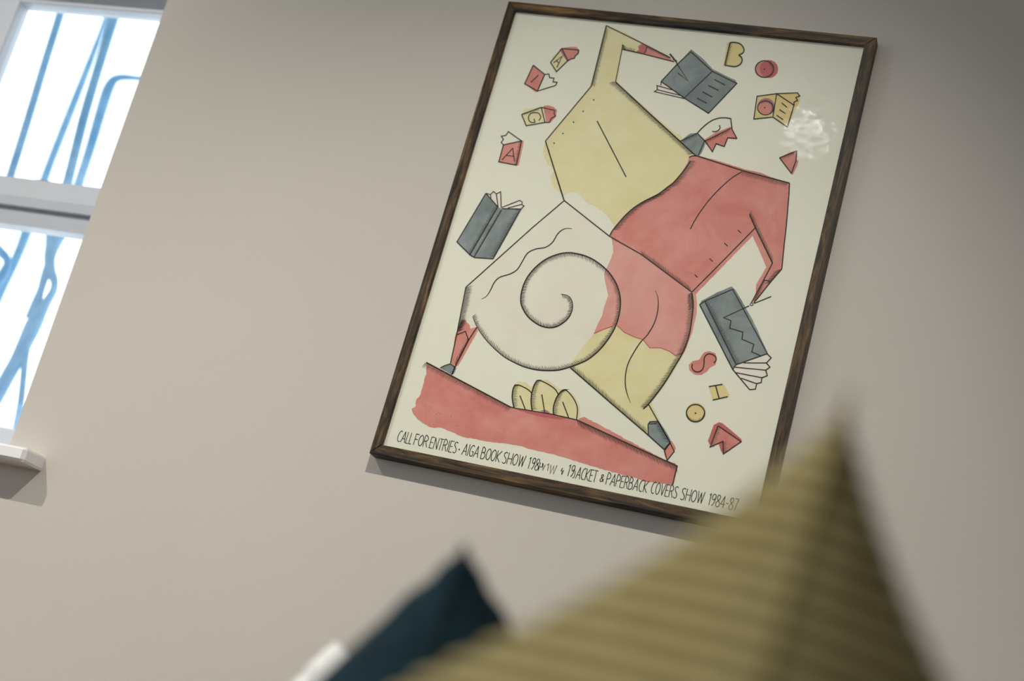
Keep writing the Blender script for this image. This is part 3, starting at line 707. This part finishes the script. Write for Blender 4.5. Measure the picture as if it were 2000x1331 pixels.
line([(1402.6, 832.4), (1447.5, 863.5), (1413, 887.4), (1412, 862.7), (1387, 873.9), (1402.6, 832.4)], 2.1)
hatch([(1401, 836), (1388, 872)], (1, 0.25), 8, step=2.9); hatch([(1413, 865), (1414, 885)], (1, -0.2), 7, step=2.9)

# --- lettering: a narrow hand drawn stroke alphabet
G = {
 'A': (.52, [[(0, 0), (.3, 1), (.5, 0)], [(.12, .33), (.44, .33)]]), 'B': (.42, [[(.02, 0), (.02, 1), (.25, .95), (.33, .78), (.25, .6), (.02, .55)], [(.22, .57), (.38, .42), (.38, .15), (.25, .01), (.02, 0)]]),
 'C': (.42, [[(.42, .93), (.3, 1), (.12, .85), (.02, .5), (.08, .15), (.25, 0), (.38, .06)]]), 'E': (.36, [[(.36, 1), (.02, 1), (.02, 0), (.36, 0)], [(.02, .52), (.3, .52)]]),
 'F': (.36, [[(.36, 1), (.03, 1), (.02, 0)], [(.02, .52), (.3, .52)]]), 'G': (.46, [[(.42, .9), (.28, 1), (.1, .82), (.02, .45), (.1, .1), (.26, 0), (.42, .1), (.42, .42), (.26, .42)]]),
 'H': (.44, [[(.02, 0), (.02, 1)], [(.42, 0), (.42, 1)], [(.02, .5), (.42, .5)]]), 'I': (.1, [[(.05, 0), (.05, 1)]]),
 'J': (.3, [[(.26, 1), (.26, .2), (.15, 0), (0, .02)]]), 'K': (.42, [[(.02, 0), (.02, 1)], [(.42, 1), (.04, .45), (.42, 0)]]), 'L': (.32, [[(.03, 1), (.02, 0), (.32, 0)]]),
 'N': (.44, [[(.02, 0), (.02, 1), (.42, 0), (.42, 1)]]), 'O': (.44, [[(.22, 1), (.06, .82), (.0, .5), (.06, .16), (.22, 0), (.38, .16), (.44, .5), (.38, .84), (.22, 1)]]),
 'P': (.38, [[(.02, 0), (.02, 1), (.26, .97), (.37, .78), (.3, .56), (.02, .48)]]), 'R': (.42, [[(.02, 0), (.02, 1), (.26, .97), (.37, .78), (.3, .58), (.02, .5)], [(.18, .53), (.42, 0)]]),
 'S': (.36, [[(.35, .92), (.22, 1), (.06, .9), (.06, .7), (.2, .52), (.34, .34), (.32, .1), (.18, 0), (.02, .08)]]), 'T': (.4, [[(0, 1), (.4, 1)], [(.2, 1), (.2, 0)]]),
 'V': (.46, [[(.02, 1), (.24, 0), (.46, 1)]]), 'W': (.6, [[(.02, 1), (.16, 0), (.32, .9), (.45, 0), (.6, 1)]]),
 '1': (.2, [[(.02, .85), (.14, 1), (.12, 0)]]), '9': (.38, [[(.34, .68), (.2, .5), (.05, .6), (.04, .85), (.18, 1), (.34, .9), (.35, .6), (.25, .2), (.1, 0)]]),
 '8': (.38, [[(.19, .54), (.05, .7), (.07, .92), (.19, 1), (.32, .92), (.33, .7), (.19, .54), (.02, .32), (.04, .08), (.19, 0), (.34, .08), (.36, .32), (.19, .54)]]),
 '4': (.42, [[(.3, 0), (.3, 1), (0, .3), (.42, .3)]]), '7': (.36, [[(.02, 1), (.36, 1), (.12, 0)]]), '-': (.26, [[(.02, .45), (.24, .45)]]),
 '&': (.4, [[(.4, .4), (.2, 0), (.04, .08), (.04, .35), (.26, .7), (.24, .95), (.12, .95), (.1, .7), (.4, 0)]]),
}
CURVED = set('BCGJOPRS98&')
def word(txt, a, b, hpx, wd=1.25):
    """letters of a word between baseline points a and b (traced), upright in the sheet's own axes"""
    A = MI @ at(a[0], a[1], YPAPER); Bp = MI @ at(b[0], b[1], YPAPER)
    e = (Bp - A); e.y = 0
    up = Vector((-0.005, 0, 1)).normalized() * (hpx / 1085.0)
    gap = 0.10
    tot = sum(G[c][0] for c in txt) + gap * (len(txt) - 1)
    x = 0.0
    for c in txt:
        gw, strokes = G[c]
        for s in strokes:
            s2 = [tuple(q) for q in smooth(s, 4)] if c in CURVED and len(s) > 3 else s
            pts = [A + e * ((x + q[0]) / tot) + up * q[1] for q in s2]
            half = wd / 2 / 1085.0
            for p, q in zip(pts, pts[1:]):
                t = (q - p)
                if t.length < 1e-7: continue
                t.normalize(); n = Vector((-t.z, 0, t.x)) * half
                ext = t * half * 0.5
                k = len(CUR.v); yy = Vector((0, yp - 0.00036, 0))
                for w_ in (p - ext + n, q + ext + n, q + ext - n, p - ext - n):
                    CUR.v.append(Vector((w_.x, yy.y, w_.z)))
                CUR.f.append((k, k + 1, k + 2, k + 3)); CUR.m.append(ORDER['black'])
        x += gw + gap
H_ = 19.5
motif('printed_caption')
for txt, a, b in [('CALL', (774.5, 862.3), (802.5, 868)), ('FOR', (807, 869), (833, 874.2)), ('ENTRIES', (837.4, 875), (889.5, 885.8)), ('AIGA', (901.5, 888), (932.6, 894.3)),
                  ('BOOK', (937.7, 896), (975, 903.3)), ('SHOW', (980, 904.8), (1022, 912.6)), ('1', (1029.5, 915), (1033, 916)), ('9', (1036, 916.3), (1042, 917.5)), ('8', (1043.5, 918.5), (1050, 919.5)),
                  ('PAPERBACK', (1182.6, 946.6), (1262.4, 963)), ('COVERS', (1270, 963.5), (1320.4, 974.2)), ('SHOW', (1328, 976.2), (1372, 984.5)), ('1984-87', (1382, 986.5), (1438, 998.5))]:
    word(txt, a, b, H_)
dot((896.9, 878.5), 1.5)
word('&', (1171, 940.6), (1178, 941.8), 12)
word('ACKET', (1124, 934.5), (1163, 942.6), H_)
z = lambda *p: px((1000, 860), 10, *p)
line(z((510, 600), (548, 470), (560, 440)), 1.2); line(z((525, 520), (590, 530)), 1.1); line(z((590, 530), (600, 450)), 1.1); line(z((612, 460), (600, 590), (650, 490)), 1.3)
line(z((690, 490), (718, 470), (695, 605)), 1.2); line(z((762, 485), (745, 655), (820, 510), (808, 665), (882, 498)), 1.3)
line(z((990, 548), (960, 600), (985, 610), (968, 680), (1010, 590)), 1.4)
word('1', (1107, 929.5), (1110.5, 930.3), H_); word('9', (1113, 931), (1119, 932), H_)
line(z((1238, 600), (1225, 690), (1205, 730), (1180, 738)), 1.2, True)
for mo in MOTIFS: mo.build()

# ------------------------------------------------------------------ cushions
def cushion(name, label, tip, depth, size, thick, yaw, roll, mat, concave=0.09, ribs=0.0, pitch=0.010, rib_tilt=0.0, lean=0.0, seed=0, n=90, expo=0.55, blunt=0.0, group=None):
    """square cushion standing on its lower edge or corner; its (+,+) corner lands on `tip` of the photo at the given distance"""
    rng = random.Random(seed)
    ph = [rng.uniform(0, 6.28) for _ in range(6)]
    hs = size / 2
    g = np.linspace(-1, 1, n + 1)
    g = 0.6 * g + 0.4 * np.sin(g * math.pi / 2)
    s, t = np.meshgrid(g, g, indexing='ij')
    X = s * hs * (1 - concave * (1 - t * t)) * (1 - blunt * t ** 8); Z = t * hs * (1 - concave * (1 - s * s)) * (1 - blunt * s ** 8)
    a = (np.maximum(0, 1 - s ** 2) * np.maximum(0, 1 - t ** 2)) ** expo * thick / 2
    rot = Matrix.Rotation(yaw, 4, 'Z') @ Matrix.Rotation(lean, 4, 'X') @ Matrix.Rotation(roll, 4, 'Y')
    low = min((rot @ Vector((a_ * hs, 0, b_ * hs))).z for a_ in (-1, 1) for b_ in (-1, 1))
    inv = rot.inverted() @ Vector((0, 0, -low))
    up = -(X + inv.x) * math.sin(roll + rib_tilt) + (Z + inv.z) * math.cos(roll + rib_tilt)
    verts = []; faces = []
    ids = []
    for sd in (-1, 1):
        w_ = 1 + 0.06 * np.sin(5 * s + ph[0] + 3 * t) + 0.05 * np.sin(7 * t + ph[1 + (sd > 0)] - 2 * s)
        Y = a * w_
        if ribs: Y = Y + ribs * np.abs(np.sin(math.pi * up / pitch)) ** 0.8 * np.minimum(1, Y / 0.010)
        else: Y = Y + 0.0015 * np.sin(40 * s + 9 * np.sin(6 * t)) * np.minimum(1, Y / 0.02)
        base = len(verts)
        verts += [(X[i, j], sd * Y[i, j], Z[i, j]) for i in range(n + 1) for j in range(n + 1)]
        for i in range(n):
            for j in range(n):
                q = (base + i * (n + 1) + j, base + (i + 1) * (n + 1) + j, base + (i + 1) * (n + 1) + j + 1, base + i * (n + 1) + j + 1)
                faces.append(q if sd < 0 else q[::-1])
    rot = Matrix.Rotation(yaw, 4, 'Z') @ Matrix.Rotation(lean, 4, 'X') @ Matrix.Rotation(roll, 4, 'Y')
    origin = at_depth(tip[0], tip[1], depth) - rot @ Vector((hs, 0, hs))
    low = min((rot @ Vector((a_ * hs, 0, b_ * hs))).z for a_ in (-1, 1) for b_ in (-1, 1))
    base_pt = origin + Vector((0, 0, low))
    o = thing(name, label, 'cushion', base_pt, rot.to_euler(), group)
    inv = rot.inverted() @ Vector((0, 0, -low))
    cov = link('cover', [Vector(v) + inv for v in verts], faces, mat, o, True)
    bm = bmesh.new()
    k = 50; rim = [(-1 + 2 * i / k, -1) for i in range(k)] + [(1, -1 + 2 * i / k) for i in range(k)] + [(1 - 2 * i / k, 1) for i in range(k)] + [(-1, 1 - 2 * i / k) for i in range(k + 1)]
    pts = [Vector((p * hs * (1 - concave * (1 - q * q)) * (1 - blunt * q ** 8), 0, q * hs * (1 - concave * (1 - p * p)) * (1 - blunt * p ** 8))) + inv for p, q in rim]
    tube(bm, pts, [0.0022] * len(pts), 6)
    from_bm('seam', bm, mat, o, True)
    print('CUSHION', name, 'lowest', round(base_pt.z, 3), 'tip', tuple(round(c, 3) for c in at_depth(tip[0], tip[1], depth)))
    return o

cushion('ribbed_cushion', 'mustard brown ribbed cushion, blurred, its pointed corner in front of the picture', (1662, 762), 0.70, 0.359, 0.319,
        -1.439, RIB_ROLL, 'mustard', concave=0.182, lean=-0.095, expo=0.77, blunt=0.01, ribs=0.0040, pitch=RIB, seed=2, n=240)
cushion('teal_cushion', 'dark teal cushion with its blurred corner up, left of the ribbed mustard one', (914, 1034), 0.95, 0.334, 0.253,
        -1.483, -0.46, 'teal', concave=0.242, lean=-0.003, expo=0.53, blunt=0.045, seed=4)
cushion('white_cushion', 'plain white cushion just showing behind the dark teal cushion', (655, 1226), 1.4, 0.304, 0.16,
        -0.648, -0.874, 'white_cloth', concave=0.01, lean=0.207, expo=0.50, blunt=0.07, seed=5)

# sofa that carries them, below the picture's lower edge
sofa = thing('sofa', 'low grey upholstered sofa under the three cushions', 'sofa', (-0.30, 0.95, 0))
boxes('seat', [((-0.55, -0.75, 0.16), (0.55, 0.80, 0.448))], 'sofa', sofa, 0.03)
boxes('base', [((-0.50, -0.70, 0.06), (0.50, 0.75, 0.16))], 'metal', sofa, 0.005)
for x in (-0.48, 0.43):
    for y in (-0.68, 0.68):
        boxes('leg', [((x, y, 0), (x + 0.05, y + 0.05, 0.06))], 'metal', sofa, 0.003)

# ------------------------------------------------------------------ ceiling lamps
for k, (x, y, zc, aim, watts, cone, colr, rad) in enumerate(LAMPS):
    where = ['nearest the window', 'above the picture', 'on a long stem by the left wall, added to brighten the cushions', 'at the back right, added for bounce light'][k]
    o = thing('ceiling_spotlight', 'black ceiling spotlight ' + where, 'lamp', (x, y, RZ), group='ceiling spotlights')
    d = (Vector(aim) - Vector((x, y, zc))).normalized()
    bm = bmesh.new()
    q = Vector((0, 0, zc - RZ))
    tube(bm, [Vector((0, 0, 0)), Vector((0, 0, -0.012))], [0.05, 0.05], 20)
    from_bm('ceiling_plate', bm, 'metal', o)
    bm = bmesh.new(); tube(bm, [Vector((0, 0, -0.01)), q - d * 0.05], [0.008, 0.008], 8); from_bm('stem', bm, 'metal', o)
    bm = bmesh.new(); tube(bm, [q - d * 0.09, q - d * 0.085, q - d * 0.012], [0.02, 0.038, 0.04], 20); from_bm('lamp_housing', bm, 'metal', o, True)
    bm = bmesh.new(); tube(bm, [q - d * 0.0119, q - d * 0.008], [0.03, 0.03], 20); from_bm('lens', bm, 'lens', o)
    ld = bpy.data.lights.new('spot_beam', 'SPOT')
    ld.energy = watts; ld.spot_size = math.radians(cone); ld.spot_blend = 1.0; ld.color = colr; ld.shadow_soft_size = rad
    lo = bpy.data.objects.new('spot_beam', ld); C.objects.link(lo); lo.parent = o
    lo.location = q + d * 0.01
    lo.rotation_euler = d.to_track_quat('-Z', 'Y').to_euler()
# small cluster lamp on the ceiling, mirrored in the picture's cover
r0 = ray(1580, 250); hit = at(1580, 250, YPAPER)
tt = (RZ - 0.12 - hit.z) / r0[2]
cl = thing('cluster_lamp', 'small ceiling lamp with a cluster of bulbs mirrored in the picture cover', 'lamp', (hit.x + r0[0] * tt, hit.y - r0[1] * tt, RZ))
bm = bmesh.new(); tube(bm, [Vector((0, 0, 0)), Vector((0, 0, -0.06))], [0.05, 0.03], 16); from_bm('ceiling_plate', bm, 'metal', cl)
rng = random.Random(3)
for k in range(13):
    a = k * 2.4; rr = 0.028 * math.sqrt(k + 0.3)
    c = Vector((rr * math.cos(a), rr * math.sin(a), -0.12 - rng.uniform(0, 0.05)))
    bm = bmesh.new(); bmesh.ops.create_icosphere(bm, subdivisions=2, radius=rng.uniform(0.005, 0.010), matrix=Matrix.Translation(c))
    bl = from_bm('bulb', bm, 'bulb', cl, True)
    bm = bmesh.new(); tube(bm, [Vector((rr * 0.4 * math.cos(a), rr * 0.4 * math.sin(a), -0.055)), c + Vector((0, 0, 0.008))], [0.0015, 0.0015], 6)
    from_bm('arm', bm, 'metal', cl)
